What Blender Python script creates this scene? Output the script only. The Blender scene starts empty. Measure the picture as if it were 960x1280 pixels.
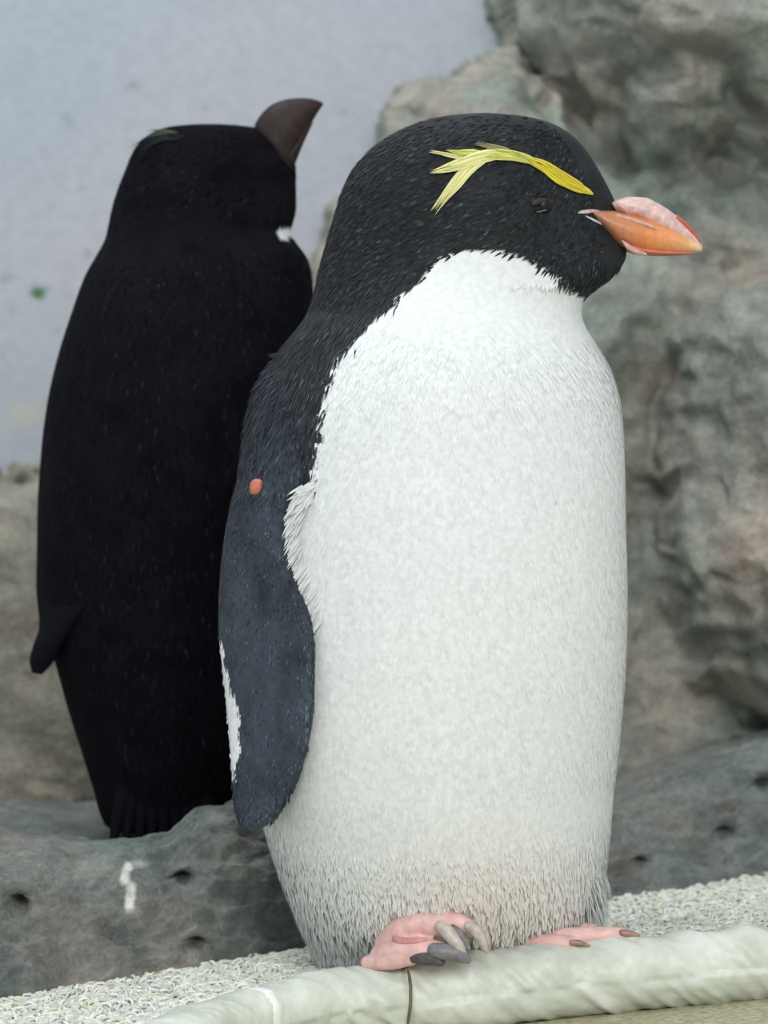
import bpy, math, random
import numpy as np
from mathutils import Vector

# ------------------------------------------------------------------ camera, world, lights
scene = bpy.context.scene
COL = scene.collection
DIST, FPX, CAMZ = 2.0, 4000.0, 0.285

cam_data = bpy.data.cameras.new('camera')
cam_data.sensor_fit = 'HORIZONTAL'
cam_data.sensor_width = 36.0
cam_data.lens = 36.0 * FPX / 960.0
cam_data.clip_start = 0.05
cam_data.dof.use_dof = True
cam_data.dof.focus_distance = 1.93
cam_data.dof.aperture_fstop = 11.0
cam = bpy.data.objects.new('camera', cam_data)
cam.location = (0, -DIST, CAMZ)
cam.rotation_euler = (math.radians(90), 0, 0)
COL.objects.link(cam)
scene.camera = cam

world = bpy.data.worlds.new('world')
scene.world = world
world.use_nodes = True
world.node_tree.nodes['Background'].inputs[0].default_value = (0.90, 0.96, 1.0, 1)
world.node_tree.nodes['Background'].inputs[1].default_value = 0.66


def area(name, loc, target, size, power, color):
    d = bpy.data.lights.new(name, 'AREA')
    d.shape = 'SQUARE'
    d.size = size
    d.energy = power
    d.color = color
    o = bpy.data.objects.new(name, d)
    o.location = loc
    o.rotation_euler = (Vector(target) - Vector(loc)).to_track_quat('-Z', 'Y').to_euler()
    COL.objects.link(o)


area('soft_light_front', (0.35, -2.8, 1.45), (0.05, 0.1, 0.25), 1.2, 51, (1.0, 0.985, 0.965))  # unseen soft light, added low in front to brighten belly and rock evenly
area('ceiling_lamp_back', (-0.55, 0.1, 2.1), (-0.2, 0.6, 0.4), 0.8, 16, (0.92, 0.96, 1.0))

vs = scene.view_settings
vs.view_transform = 'Standard'
vs.look = 'None'
vs.exposure = 0.0
vs.gamma = 1.0
vs.use_curve_mapping = False

# ------------------------------------------------------------------ helpers
rng = np.random.default_rng(7)
random.seed(7)


def at(px, py, Y):
    s = (DIST + Y) / FPX
    return np.array([(px - 480.0) * s, Y, CAMZ - (py - 640.0) * s])


at_world = at


def to_px(P):
    s = (DIST + P[..., 1]) / FPX
    return 480.0 + P[..., 0] / s, 640.0 + (CAMZ - P[..., 2]) / s


def _hash(i, j, k, seed):
    n = (i * 374761393 + j * 668265263 + k * 2147483647 + seed * 1274126177) & 0xFFFFFFFF
    n = ((n ^ (n >> 13)) * 1274126177) & 0xFFFFFFFF
    n = n ^ (n >> 16)
    return (n & 0xFFFF) / 65535.0 * 2 - 1


def vnoise(P, freq, seed=0):
    Q = P * freq
    I = np.floor(Q).astype(np.int64)
    F = Q - I
    F = F * F * F * (F * (F * 6 - 15) + 10)
    out = np.zeros(len(P))
    for dx in (0, 1):
        for dy in (0, 1):
            for dz in (0, 1):
                w = ((F[:, 0] if dx else 1 - F[:, 0]) * (F[:, 1] if dy else 1 - F[:, 1]) *
                     (F[:, 2] if dz else 1 - F[:, 2]))
                out += w * _hash(I[:, 0] + dx, I[:, 1] + dy, I[:, 2] + dz, seed)
    return out


def fbm(P, freq, octaves=4, seed=0, gain=0.5, ridged=False):
    out = np.zeros(len(P))
    a = 1.0
    for o in range(octaves):
        n = vnoise(P + 3.17 * o, freq * 2.03 ** o, seed + o * 17)
        out += a * ((1 - 2 * np.abs(n)) if ridged else n)
        a *= gain
    return out


def mesh_obj(name, V, faces, mat, parent=None, cols=None, smooth=True, normals=None):
    me = bpy.data.meshes.new(name)
    V = np.asarray(V, dtype=np.float32)
    if isinstance(faces, np.ndarray):
        nf, k = faces.shape
        me.vertices.add(len(V))
        me.vertices.foreach_set('co', V.ravel())
        me.loops.add(nf * k)
        me.loops.foreach_set('vertex_index', faces.astype(np.int32).ravel())
        me.polygons.add(nf)
        me.polygons.foreach_set('loop_start', np.arange(0, nf * k, k, dtype=np.int32))
        me.update(calc_edges=True)
    else:
        me.from_pydata([tuple(v) for v in V], [], faces)
    me.validate()
    me.polygons.foreach_set('use_smooth', np.full(len(me.polygons), smooth))
    if cols is not None:
        at_ = me.color_attributes.new('Col', 'FLOAT_COLOR', 'POINT')
        c4 = np.ones((len(V), 4), dtype=np.float32)
        c4[:, :3] = cols
        at_.data.foreach_set('color', c4.ravel())
    if normals is not None:
        me.normals_split_custom_set_from_vertices([tuple(n) for n in normals])
    me.materials.append(mat)
    o = bpy.data.objects.new(name, me)
    COL.objects.link(o)
    if parent is not None:
        o.parent = parent
    return o


def empty(name, loc):
    o = bpy.data.objects.new(name, None)
    o.empty_display_size = 0.05
    o.location = loc
    COL.objects.link(o)
    return o


def adopt(root):
    """meshes were authored in world space: shift them under an empty at the thing's base"""
    off = Vector(root.location)

    def shift(ob, top):
        for c in ob.children:
            if c.type == 'MESH':
                n = len(c.data.vertices)
                co = np.empty(n * 3, dtype=np.float32)
                c.data.vertices.foreach_get('co', co)
                co = co.reshape(-1, 3) - np.array(off, dtype=np.float32)
                c.data.vertices.foreach_set('co', co.ravel())
                c.data.update()
            shift(c, False)
    shift(root, True)


def tag(o, label=None, cat=None, group=None, kind=None):
    if label: o['label'] = label
    if cat: o['category'] = cat
    if group: o['group'] = group
    if kind: o['kind'] = kind
    return o


def grid_faces(nu, nv, wrap_v=False):
    u = np.arange(nu - 1)[:, None]
    v = np.arange(nv if wrap_v else nv - 1)[None, :]
    v2 = (v + 1) % nv
    a = u * nv + v
    b = u * nv + v2
    c = (u + 1) * nv + v2
    d = (u + 1) * nv + v
    return np.stack([a, b, c, d], -1).reshape(-1, 4)


def smooth_interp(ts, rows, n):
    """Catmull-Rom (monotone-limited) resampling of rows at parameters ts"""
    ts = np.asarray(ts, float)
    R = np.asarray(rows, float)
    h = np.diff(ts)
    d = np.diff(R, axis=0) / h[:, None]
    m = np.zeros_like(R)
    m[0], m[-1] = d[0], d[-1]
    for i in range(1, len(ts) - 1):
        same = d[i - 1] * d[i] > 0
        w1, w2 = 2 * h[i] + h[i - 1], h[i] + 2 * h[i - 1]
        with np.errstate(divide='ignore', invalid='ignore'):
            hm = (w1 + w2) / (w1 / d[i - 1] + w2 / d[i])
        m[i] = np.where(same, hm, 0)
    T = np.linspace(ts[0], ts[-1], n) if np.isscalar(n) else np.asarray(n, float)
    k = np.clip(np.searchsorted(ts, T, side='right') - 1, 0, len(ts) - 2)
    s = ((T - ts[k]) / h[k])[:, None]
    hh = h[k][:, None]
    return T, ((1 + 2 * s) * (1 - s) ** 2 * R[k] + s * (1 - s) ** 2 * hh * m[k] +
               s * s * (3 - 2 * s) * R[k + 1] + s * s * (s - 1) * hh * m[k + 1])


def loft(C, A, B, M=24, power=1.0):
    """rings C + cos*A + sin*B, closed with end poles; returns verts, faces"""
    C, A, B = map(np.asarray, (C, A, B))
    th = np.linspace(0, 2 * math.pi, M, endpoint=False)
    c, s = np.cos(th), np.sin(th)
    c = np.sign(c) * np.abs(c) ** power
    s = np.sign(s) * np.abs(s) ** power
    V = (C[:, None, :] + c[None, :, None] * A[:, None, :] + s[None, :, None] * B[:, None, :]).reshape(-1, 3)
    F = [tuple(f) for f in grid_faces(len(C), M, True)]
    V = np.vstack([V, C[:1], C[-1:]])
    n = len(C) * M
    for j in range(M):
        F.append((n, (j + 1) % M, j))
        F.append((n + 1, n - M + j, n - M + (j + 1) % M))
    return V, F


def tube(points, radii, M=10, flat=1.0, K=None, up=(0, 0, 1)):
    """tapered tube through 3-D points, rounded ends"""
    P = np.asarray(points, float)
    t = np.concatenate([[0], np.cumsum(np.linalg.norm(np.diff(P, axis=0), axis=1))])
    K = K or max(12, 5 * len(P))
    T, R = smooth_interp(t, np.column_stack([P, np.asarray(radii, float)]), K)
    C, r = R[:, :3], R[:, 3]
    tan = np.gradient(C, axis=0)
    tan /= np.linalg.norm(tan, axis=1)[:, None]
    upv = np.asarray(up, float)
    S = np.cross(tan, upv)
    S /= np.linalg.norm(S, axis=1)[:, None] + 1e-9
    U = np.cross(S, tan)
    # round ends
    C = np.vstack([C[0] - tan[0] * r[0] * .6, C[0] - tan[0] * r[0] * .35, C, C[-1] + tan[-1] * r[-1] * .35, C[-1] + tan[-1] * r[-1] * .6])
    S = np.vstack([S[:1], S[:1], S, S[-1:], S[-1:]])
    U = np.vstack([U[:1], U[:1], U, U[-1:], U[-1:]])
    r = np.concatenate([[r[0] * .45, r[0] * .8], r, [r[-1] * .8, r[-1] * .45]])
    return loft(C, S * r[:, None], U * r[:, None] * flat, M)


def px_loft(st, Y0, M=24, K=40, power=1.0):
    """st: rows (xa, ya, xb, yb, Ya, Yb, thick): opposite edges of a flattish shape and its thickness"""
    ts = np.linspace(0, 1, len(st))
    T, R = smooth_interp(ts, st, K)
    C, A, B = [], [], []
    for r in R:
        a = at(r[0], r[1], Y0 + r[4])
        b = at(r[2], r[3], Y0 + r[5])
        C.append((a + b) / 2)
        v = (b - a) / 2
        A.append(v)
        n = np.cross(v / (np.linalg.norm(v) + 1e-9), np.array([0, 0, 1.0]) if abs(v[2]) < abs(v[0]) else np.array([1.0, 0, 0]))
        n /= np.linalg.norm(n) + 1e-9
        B.append(n * r[6] / 2)
    return loft(C, A, B, M, power)


# ------------------------------------------------------------------ materials
class NT:
    def __init__(self, name):
        self.m = bpy.data.materials.new(name)
        self.m.use_nodes = True
        self.t = self.m.node_tree
        self.b = self.t.nodes['Principled BSDF']

    def n(self, typ, **kw):
        nd = self.t.nodes.new(typ)
        for k, v in kw.items():
            if k in nd.inputs:
                nd.inputs[k].default_value = v
            else:
                setattr(nd, k, v)
        return nd

    def l(self, a, b):
        self.t.links.new(a, b)

    def coord(self):
        return self.n('ShaderNodeTexCoord').outputs['Object']

    def noise(self, vec, scale, detail=4, rough=0.55, dist=0.0):
        nd = self.n('ShaderNodeTexNoise', Scale=scale, Detail=detail, Roughness=rough, Distortion=dist)
        if vec is not None:
            self.l(vec, nd.inputs['Vector'])
        return nd.outputs['Fac']

    def ramp(self, fac, stops):
        nd = self.n('ShaderNodeValToRGB')
        e = nd.color_ramp.elements
        while len(e) < len(stops):
            e.new(0.5)
        for i, (p, c) in enumerate(stops):
            e[i].position = p
            e[i].color = (c[0], c[1], c[2], 1)
        self.l(fac, nd.inputs['Fac'])
        return nd.outputs['Color']

    def mix(self, fac, a, b, blend='MIX'):
        nd = self.n('ShaderNodeMix', data_type='RGBA', blend_type=blend)
        for s, v in (('Factor', fac), ('A', a), ('B', b)):
            sock = [i for i in nd.inputs if i.name == s and (i.type == 'RGBA' or s == 'Factor')][0]
            if isinstance(v, (int, float)):
                sock.default_value = v
            elif isinstance(v, tuple):
                sock.default_value = (v[0], v[1], v[2], 1)
            else:
                self.l(v, sock)
        return [o for o in nd.outputs if o.type == 'RGBA'][0]

    def bump(self, h, strength, dist=0.002):
        nd = self.n('ShaderNodeBump', Strength=strength, Distance=dist)
        self.l(h, nd.inputs['Height'])
        self.l(nd.outputs['Normal'], self.b.inputs['Normal'])

    def near(self, vec, p, r0, r1, axes=(1, 1, 1)):
        """1 inside r0 of point p, 0 beyond r1 (object space)"""
        sub = self.n('ShaderNodeVectorMath', operation='SUBTRACT')
        self.l(vec, sub.inputs[0])
        sub.inputs[1].default_value = tuple(p)
        mul = self.n('ShaderNodeVectorMath', operation='MULTIPLY')
        self.l(sub.outputs[0], mul.inputs[0])
        mul.inputs[1].default_value = axes
        ln = self.n('ShaderNodeVectorMath', operation='LENGTH')
        self.l(mul.outputs[0], ln.inputs[0])
        mr = self.n('ShaderNodeMapRange')
        mr.inputs['From Min'].default_value = r1
        mr.inputs['From Max'].default_value = r0
        self.l(ln.outputs['Value'], mr.inputs['Value'])
        return mr.outputs['Result']

    def fin(self, color=None, rough=0.7, spec=0.3):
        if color is not None:
            if isinstance(color, tuple):
                self.b.inputs['Base Color'].default_value = (*color, 1)
            else:
                self.l(color, self.b.inputs['Base Color'])
        self.b.inputs['Roughness'].default_value = rough
        self.b.inputs['Specular IOR Level'].default_value = spec
        return self.m


def warp(t, amount=0.02, scale=20):
    """object coords with a little noise distortion"""
    c = t.coord()
    nn = t.n('ShaderNodeTexNoise', Scale=scale, Detail=3)
    t.l(c, nn.inputs['Vector'])
    s = t.n('ShaderNodeVectorMath', operation='SUBTRACT')
    t.l(nn.outputs['Color'], s.inputs[0])
    s.inputs[1].default_value = (.5, .5, .5)
    m = t.n('ShaderNodeVectorMath', operation='SCALE')
    t.l(s.outputs[0], m.inputs[0])
    m.inputs['Scale'].default_value = amount
    a = t.n('ShaderNodeVectorMath', operation='ADD')
    t.l(c, a.inputs[0])
    t.l(m.outputs[0], a.inputs[1])
    return a.outputs[0]


def mat_feather(name, rough=0.75, sheen=0.2, spec=0.2):
    t = NT(name)
    at_ = t.n('ShaderNodeAttribute', attribute_name='Col')
    n = t.noise(t.coord(), 260, 3)
    c = t.mix(0.35, at_.outputs['Color'], t.ramp(n, [(0.3, (.72, .72, .74)), (0.7, (1.2, 1.2, 1.2))]), 'MULTIPLY')
    t.bump(n, 0.12, 0.001)
    t.b.inputs['Sheen Weight'].default_value = sheen
    return t.fin(c, rough, spec)


def mat_rock(name, tones, spots=()):
    t = NT(name)
    c = t.coord()
    big = t.noise(c, 7.0, 5, 0.6, 0.4)
    col = t.ramp(big, [(0.30, tones[0]), (0.48, tones[1]), (0.62, tones[2]), (0.78, tones[3])])
    mid = t.noise(c, 34, 6, 0.65, 0.2)
    col = t.mix(0.75, col, t.ramp(mid, [(0.30, (.66, .66, .66)), (0.5, (.98, .98, .98)), (0.72, (1.35, 1.34, 1.30))]), 'MULTIPLY')
    fine = t.noise(c, 230, 4, 0.7)
    col = t.mix(0.65, col, t.ramp(fine, [(0.30, (.58, .58, .58)), (0.55, (1, 1, 1)), (0.75, (1.45, 1.45, 1.45))]), 'MULTIPLY')
    tint = t.noise(c, 12, 3, 0.5)
    col = t.mix(0.6, col, t.ramp(tint, [(0.32, (.84, 1.03, .96)), (0.5, (1, 1, .95)), (0.68, (1.25, 1.0, .90))]), 'MULTIPLY')
    w = None
    for (p, r0, r1, axes, color, amt) in spots:
        if w is None:
            w = warp(t, 0.005, 90)
        f = t.near(w, p, r0, r1, axes)
        mm = t.n('ShaderNodeMath', operation='MULTIPLY')
        t.l(f, mm.inputs[0])
        mm.inputs[1].default_value = amt
        col = t.mix(mm.outputs[0], col, color)
    h = t.n('ShaderNodeMath', operation='ADD')
    t.l(mid, h.inputs[0])
    t.l(fine, h.inputs[1])
    t.bump(h.outputs[0], 0.6, 0.004)
    return t.fin(col, 0.85, 0.25)


M_FEATHER = mat_feather('penguin_plumage', 0.7, 0.03)
M_FEATHER_SHADED = mat_feather('shaded_plumage', 0.9, 0.0, 0.08)  # duller copy of the plumage for the rear bird's painted shade


def mat_simple(name, color, rough=0.5, spec=0.4, var=0.2, scale=150, sss=0.0, bump=0.05):
    t = NT(name)
    n = t.noise(t.coord(), scale, 4)
    lo = tuple(1 - var for _ in range(3))
    hi = tuple(1 + var for _ in range(3))
    c = t.mix(1.0, color, t.ramp(n, [(0.3, lo), (0.7, hi)]), 'MULTIPLY')
    t.bump(n, bump, 0.001)
    if sss:
        t.b.inputs['Subsurface Weight'].default_value = sss
        t.b.inputs['Subsurface Radius'].default_value = (0.006, 0.002, 0.0015)
        t.b.inputs['Subsurface Scale'].default_value = 1.0
    return t.fin(c, rough, spec)


# ------------------------------------------------------------------ setting
# plaster wall
t = NT('pale_plaster')
c = t.coord()
col = t.ramp(t.noise(c, 2.2, 3), [(0.3, (.355, .415, .46)), (0.7, (.43, .445, .49))])
col = t.mix(0.5, col, t.ramp(t.noise(c, 120, 3), [(0.3, (.86, .86, .86)), (0.7, (1.12, 1.12, 1.12))]), 'MULTIPLY')
blot = t.ramp(t.noise(c, 42, 2, 0.5), [(0.66, (1, 1, 1)), (0.76, (.78, .78, .80))])
col = t.mix(1.0, col, blot, 'MULTIPLY')
w = warp(t, 0.02, 70)
WY = 0.78
p = at(50, 364, WY)
col = t.mix(t.near(w, p, 0.003, 0.011, (1, 0, 1.3)), col, (.05, .16, .05))
p = at(30, 520, WY)
f = t.near(w, p, 0.003, 0.016, (.55, 0, 1.0))
mm = t.n('ShaderNodeMath', operation='MULTIPLY'); t.l(f, mm.inputs[0]); mm.inputs[1].default_value = 0.45
col = t.mix(mm.outputs[0], col, (.50, .52, .36))
t.bump(t.noise(c, 90, 4), 0.15, 0.002)
M_WALL = t.fin(col, 0.75, 0.3)


def box_mesh(x0, x1, y0, y1, z0, z1):
    V = [(x, y, z) for x in (x0, x1) for y in (y0, y1) for z in (z0, z1)]
    F = [(0, 1, 3, 2), (4, 6, 7, 5), (0, 4, 5, 1), (2, 3, 7, 6), (0, 2, 6, 4), (1, 5, 7, 3)]
    return V, F


V, F = box_mesh(-1.9, 1.9, WY, WY + 0.12, -0.25, 1.5)
tag(mesh_obj('wall_back', V, F, M_WALL, smooth=False), 'pale blue-grey plastered wall with faint blotches behind the rocks', kind='structure')

# lower floor, tilted gently up to the right like the ledge above it
SL = 0.085
M_FLOOR = mat_simple('tan_floor', (.42, .40, .27), 0.85, 0.2, 0.35, 240, bump=0.6)


def tilted_slab(x0, x1, y0, y1, ztop, thick):
    V, F = box_mesh(x0, x1, y0, y1, 0, 1)
    V = [(x, y, (SL * x + ztop) if z > .5 else (-0.2 if thick is None else SL * x + ztop - thick)) for x, y, z in V]
    return V, F


V, F = tilted_slab(-1.9, 1.9, -0.9, WY + 0.12, -0.030, None)
tag(mesh_obj('floor', V, F, M_FLOOR, smooth=False), 'tan gritty floor in front of the pipe', kind='structure')


# ---- relief rocks rising out of the wall
def seg_dist(X, Z, poly):
    """signed distance to polygon (positive inside)"""
    n = len(poly)
    d = np.full(X.shape, 1e9)
    inside = np.zeros(X.shape, bool)
    for i in range(n):
        x1, z1 = poly[i]
        x2, z2 = poly[(i + 1) % n]
        dx, dz = x2 - x1, z2 - z1
        tt = np.clip(((X - x1) * dx + (Z - z1) * dz) / (dx * dx + dz * dz + 1e-12), 0, 1)
        d = np.minimum(d, np.hypot(X - x1 - tt * dx, Z - z1 - tt * dz))
        cond = ((z1 > Z) != (z2 > Z))
        with np.errstate(divide='ignore', invalid='ignore'):
            xi = x1 + (Z - z1) * dx / (dz if dz != 0 else 1e-12)
        inside ^= cond & (X < xi)
    return np.where(inside, d, -d)


def line_dist(X, Z, pts):
    d = np.full(X.shape, 1e9)
    for (x1, z1), (x2, z2) in zip(pts[:-1], pts[1:]):
        dx, dz = x2 - x1, z2 - z1
        tt = np.clip(((X - x1) * dx + (Z - z1) * dz) / (dx * dx + dz * dz + 1e-12), 0, 1)
        d = np.minimum(d, np.hypot(X - x1 - tt * dx, Z - z1 - tt * dz))
    return d


def poly_px(pts, Y):
    return [(at(x, y, Y)[0], at(x, y, Y)[2]) for x, y in pts]


def relief(name, mat, x0, x1, z0, z1, step, lumps, grooves, amp, seed):
    xs = np.arange(x0, x1, step)
    zs = np.arange(z0, z1, step)
    X, Z = np.meshgrid(xs, zs, indexing='ij')
    X, Z = X.ravel(), Z.ravel()
    P0 = np.column_stack([X, np.zeros_like(X), Z])
    wob = 0.006 * fbm(P0, 16, 4, seed + 3) + 0.004 * fbm(P0, 70, 2, seed + 4)
    Y = np.full(X.shape, WY + 0.035)
    for (poly, Yb, h, wd) in lumps:
        d = seg_dist(X, Z, poly) + wob
        yl = np.where(d > 0, Yb - h * (1 - np.exp(-np.maximum(d, 0) / wd)), Yb + np.minimum(-d * 9, 2))
        Y = np.minimum(Y, yl)
    rockm = Y < WY
    P = np.column_stack([X, Y, Z])
    n1 = fbm(P, 9, 5, seed, 0.52)
    n2 = fbm(P, 26, 4, seed + 50, 0.5, True)
    Y = Y + rockm * (amp * n1 - amp * 0.28 * n2)
    for (pts, gw, gd) in grooves:
        d = line_dist(X, Z, pts) + 0.4 * wob
        Y = Y + rockm * gd * np.exp(-(np.maximum(d, 0) / gw) ** 2)
    Y = np.minimum(Y, WY + 0.05)
    V = np.column_stack([X + rockm * 0.006 * fbm(P, 30, 3, seed + 9), Y, Z + rockm * 0.006 * fbm(P, 30, 3, seed + 19)])
    F = grid_faces(len(xs), len(zs))[:, ::-1]
    # thin stretched faces lying wholly inside the wall are dropped
    keep = (V[F, 1] < WY + 0.002).any(axis=1)
    V[:, 1] = np.minimum(V[:, 1], WY + 0.001)
    keep &= (V[F, 2] > (ledge_height(V) - 0.015)[F]).any(axis=1)      # stands on the ledge, sunk in a little
    F = F[keep]
    used = np.unique(F)
    remap = -np.ones(len(V), int)
    remap[used] = np.arange(len(used))
    return mesh_obj(name, V[used], remap[F], mat)


GREY_ROCK = [(.19, .205, .185), (.285, .295, .265), (.375, .365, .325), (.50, .475, .42)]
M_ROCK = mat_rock('grey_green_rock', GREY_ROCK)
M_ROCK2 = mat_rock('brown_grey_rock', [(.24, .235, .195), (.31, .295, .25), (.39, .345, .285), (.46, .42, .36)])

# ---- rock ledge the rear penguin stands on
def Yb_of(x):
    return np.clip(0.125 + 0.58 * x, -0.13, 0.31)


xs = np.arange(-1.0, 1.0, 0.0034)
ss = np.linspace(0, 1, 210)
toppx = np.array([(-400, 1075), (-60, 1060), (60, 1062), (140, 1058), (215, 1050), (255, 1024), (300, 1008), (360, 1006), (480, 1010), (640, 1030), (745, 1012),
                  (800, 990), (860, 962), (960, 930), (1060, 905), (1400, 880)], float)
Vl = []
for x in xs:
    yb = Yb_of(x)
    yt = yb + 0.11
    pxx = 480 + x * FPX / (DIST + yt)
    tp = np.interp(pxx, toppx[:, 0], toppx[:, 1])
    zt = CAMZ - (tp - 640) * (DIST + yt) / FPX
    zb = SL * x - 0.02
    s = ss[:, None]
    # profile: steep foot, sloping face, rounded shoulder, gently falling top to the back
    u = np.minimum(ss / 0.55, 1)
    yy = np.where(ss < 0.55, yb + 0.11 * u ** 1.25, yt + (ss - 0.55) / 0.45 * max(0.34, 0.66 - yt))
    zz = np.where(ss < 0.55, zb + (zt - zb) * np.sin(u * math.pi / 2) ** 0.9, zt - 0.012 * (ss - 0.55) / 0.45)
    Vl.append(np.column_stack([np.full(len(ss), x), np.minimum(yy, 0.70), zz]))
V = np.vstack(Vl)
n1 = fbm(V, 11, 5, 71, 0.5)
n2 = fbm(V * np.array([1, 1, 2.2]), 30, 4, 77, 0.5, True)
face = np.tile(np.clip(ss / 0.05, 0, 1), len(xs))
topf = np.tile(np.clip((ss - 0.5) / 0.1, 0, 1), len(xs))
dy = face * (-0.012 * n1 - 0.005 * n2) * (1 - .6 * topf)
dz = face * (0.006 * n1 + 0.004 * n2) * (1 - 0.4 * topf)
# layered break lines on the face
dz = dz + face * (1 - topf) * 0.004 * fbm(V * np.array([.4, .4, 1.6]), 40, 2, 91)
V = V + np.column_stack([np.zeros(len(V)), dy, dz])
# shallow hollow in the top where the rear penguin stands
e = np.hypot((V[:, 0] + 0.142) / 0.090, (V[:, 1] - 0.270) / 0.100)
k = np.clip((1.12 - e) / 0.17, 0, 1)
k = k * k * (3 - 2 * k)
V[:, 2] = V[:, 2] * (1 - k) + (0.0545 + 0.0015 * n1) * k
PX, PY = to_px(V)
for (cx, cy, r) in [(20, 1134, 14), (227, 1106, 15), (244, 1187, 14), (905, 1045, 10), (955, 992, 20), (800, 1082, 9)]:
    g = np.exp(-(((PX - cx) / r) ** 2 + ((PY - cy) / (r * .8)) ** 2)) * face
    V[:, 1] += 0.022 * g
    V[:, 2] += 0.004 * g
spots = []
for (cx, cy) in [(157, 1085), (158, 1097), (160, 1110), (162, 1122), (164, 1133)]:
    k = np.argmin((PX - cx) ** 2 + (PY - cy) ** 2 + 1e5 * (np.tile(ss, len(xs)) > 0.62))
    spots.append((V[k], 0.0016, 0.0040, (1, .25, .7), (.78, .78, .72), 0.95))
for (cx, cy, rr, amt) in [(170, 1080, 0.006, .6), (165, 1140, 0.007, .75), (150, 1150, .006, .35), (265, 1022, .008, .35), (290, 1085, .012, .3),
                          (280, 1135, .010, .35), (110, 1085, .014, .25)]:
    k = np.argmin((PX - cx) ** 2 + (PY - cy) ** 2 + 1e5 * (np.tile(ss, len(xs)) > 0.62))
    spots.append((V[k], 0.001, rr, (.8, .25, 1.4), (.50, .52, .47), amt))
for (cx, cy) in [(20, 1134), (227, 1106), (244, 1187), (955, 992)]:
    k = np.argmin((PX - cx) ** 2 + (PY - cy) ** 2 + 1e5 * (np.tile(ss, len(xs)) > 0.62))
    spots.append((V[k], 0.002, .008, (1, .3, 1.2), (.02, .022, .02), .8))  # shade inside the pits, painted into the rock colour
M_LEDGE = mat_rock('ledge_rock', [(.135, .155, .15), (.18, .20, .193), (.225, .24, .225), (.29, .30, .28)], spots)
F = grid_faces(len(xs), len(ss))
LEDGE_V = V.copy()
LEDGE_F = F
LG = V.reshape(len(xs), len(ss), 3)
LEDGE_X = xs


def ledge_height(P):
    """height of the ledge (or of the floor in front of it) under each point"""
    ix = np.clip(np.round((P[:, 0] - LEDGE_X[0]) / (LEDGE_X[1] - LEDGE_X[0])).astype(int), 0, len(LEDGE_X) - 1)
    out = np.empty(len(P))
    for k in np.unique(ix):
        m = ix == k
        yy = np.maximum.accumulate(LG[k, :, 1])
        out[m] = np.interp(P[m, 1], yy, LG[k, :, 2], left=-1.0)
    return np.maximum(out, SL * P[:, 0] - 0.03)


Yr = 0.67
base = poly_px([(396, 1400), (397, 340), (420, 262), (462, 212), (490, 160), (495, 122), (518, 103), (570, 90), (612, 66), (655, 55),
                (705, 110), (790, 190), (900, 190), (2600, 190), (2600, 1400)], Yr)
upper = poly_px([(630, -120), (637, 0), (652, 50), (705, 118), (745, 165), (785, 222), (815, 236), (862, 222), (905, 205), (930, 232),
                 (2600, 280), (2600, -120)], 0.66)
lower = poly_px([(905, 330), (850, 420), (832, 560), (826, 700), (850, 800), (880, 862), (950, 915), (2600, 950), (2600, 330)], 0.47)
mid = poly_px([(770, 300), (860, 330), (890, 420), (840, 640), (800, 760), (740, 800), (600, 780), (600, 360)], 0.56)
left_ear = poly_px([(490, 160), (495, 122), (518, 103), (570, 90), (612, 66), (655, 55), (720, 140), (760, 215), (700, 300), (500, 300), (440, 260)], 0.67)
grooves = [
    (poly_px([(795, 78), (830, 58), (880, 46), (930, 42), (958, 95), (1000, 120)], 0.45), 0.010, 0.030),
    (poly_px([(650, 52), (700, 122), (740, 165), (786, 226)], 0.45), 0.008, 0.012),
    (poly_px([(760, 560), (800, 600), (860, 605)], 0.5), 0.008, 0.02),
    (poly_px([(850, 215), (880, 300), (940, 330)], 0.45), 0.02, 0.03),
]
ro = relief('rock_outcrop', M_ROCK, -0.10, 1.10, -0.06, 0.84, 0.0034,
            [(base, 0.70, 0.14, 0.05), (upper, 0.68, 0.19, 0.08), (lower, 0.56, 0.19, 0.05), (mid, 0.60, 0.10, 0.07), (left_ear, 0.68, 0.16, 0.04)],
            grooves, 0.013, 11)
tag(ro, 'tall craggy grey-green rock outcrop rising behind the white-bellied penguin', 'rock')
lowr = poly_px([(-2400, 590), (60, 585), (150, 596), (300, 604), (520, 600), (520, 1400), (-2400, 1400)], 0.55)
lo = relief('low_rock', M_ROCK2, -1.10, -0.040, -0.10, 0.36, 0.0034, [(lowr, 0.74, 0.22, 0.03)], [
    (poly_px([(-60, 596), (80, 600)], 0.6), 0.006, 0.03)], 0.012, 31)
tag(lo, 'low brown-grey rock face below the pale wall, behind the dark penguin', 'rock')

# the ledge runs back only until it meets the rock faces standing on it
back = np.full(len(LEDGE_X), 0.70)
for ob in (ro, lo):
    co = np.empty(len(ob.data.vertices) * 3, dtype=np.float32)
    ob.data.vertices.foreach_get('co', co)
    co = co.reshape(-1, 3)
    low = co[np.abs(co[:, 2] - ledge_height(co)) < 0.02]
    for k, x in enumerate(LEDGE_X):
        m = np.abs(low[:, 0] - x) < 0.006
        if m.any():
            back[k] = min(back[k], low[m, 1].max() + 0.025)
vb = np.repeat(back, len(ss))
F = LEDGE_F[(LEDGE_V[LEDGE_F, 1] <= vb[LEDGE_F]).any(axis=1)]
used = np.unique(F)
remap = -np.ones(len(LEDGE_V), int)
remap[used] = np.arange(len(used))
ledge = mesh_obj('rock_ledge', LEDGE_V[used], remap[F], M_LEDGE)
tag(ledge, 'low grey rock ledge with a white dropping streak, running behind the matting', 'rock')


def ledge_z(x, y):
    k = np.argmin((LEDGE_V[:, 0] - x) ** 2 + (LEDGE_V[:, 1] - y) ** 2 - 1e-9)
    return LEDGE_V[k, 2]


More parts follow.
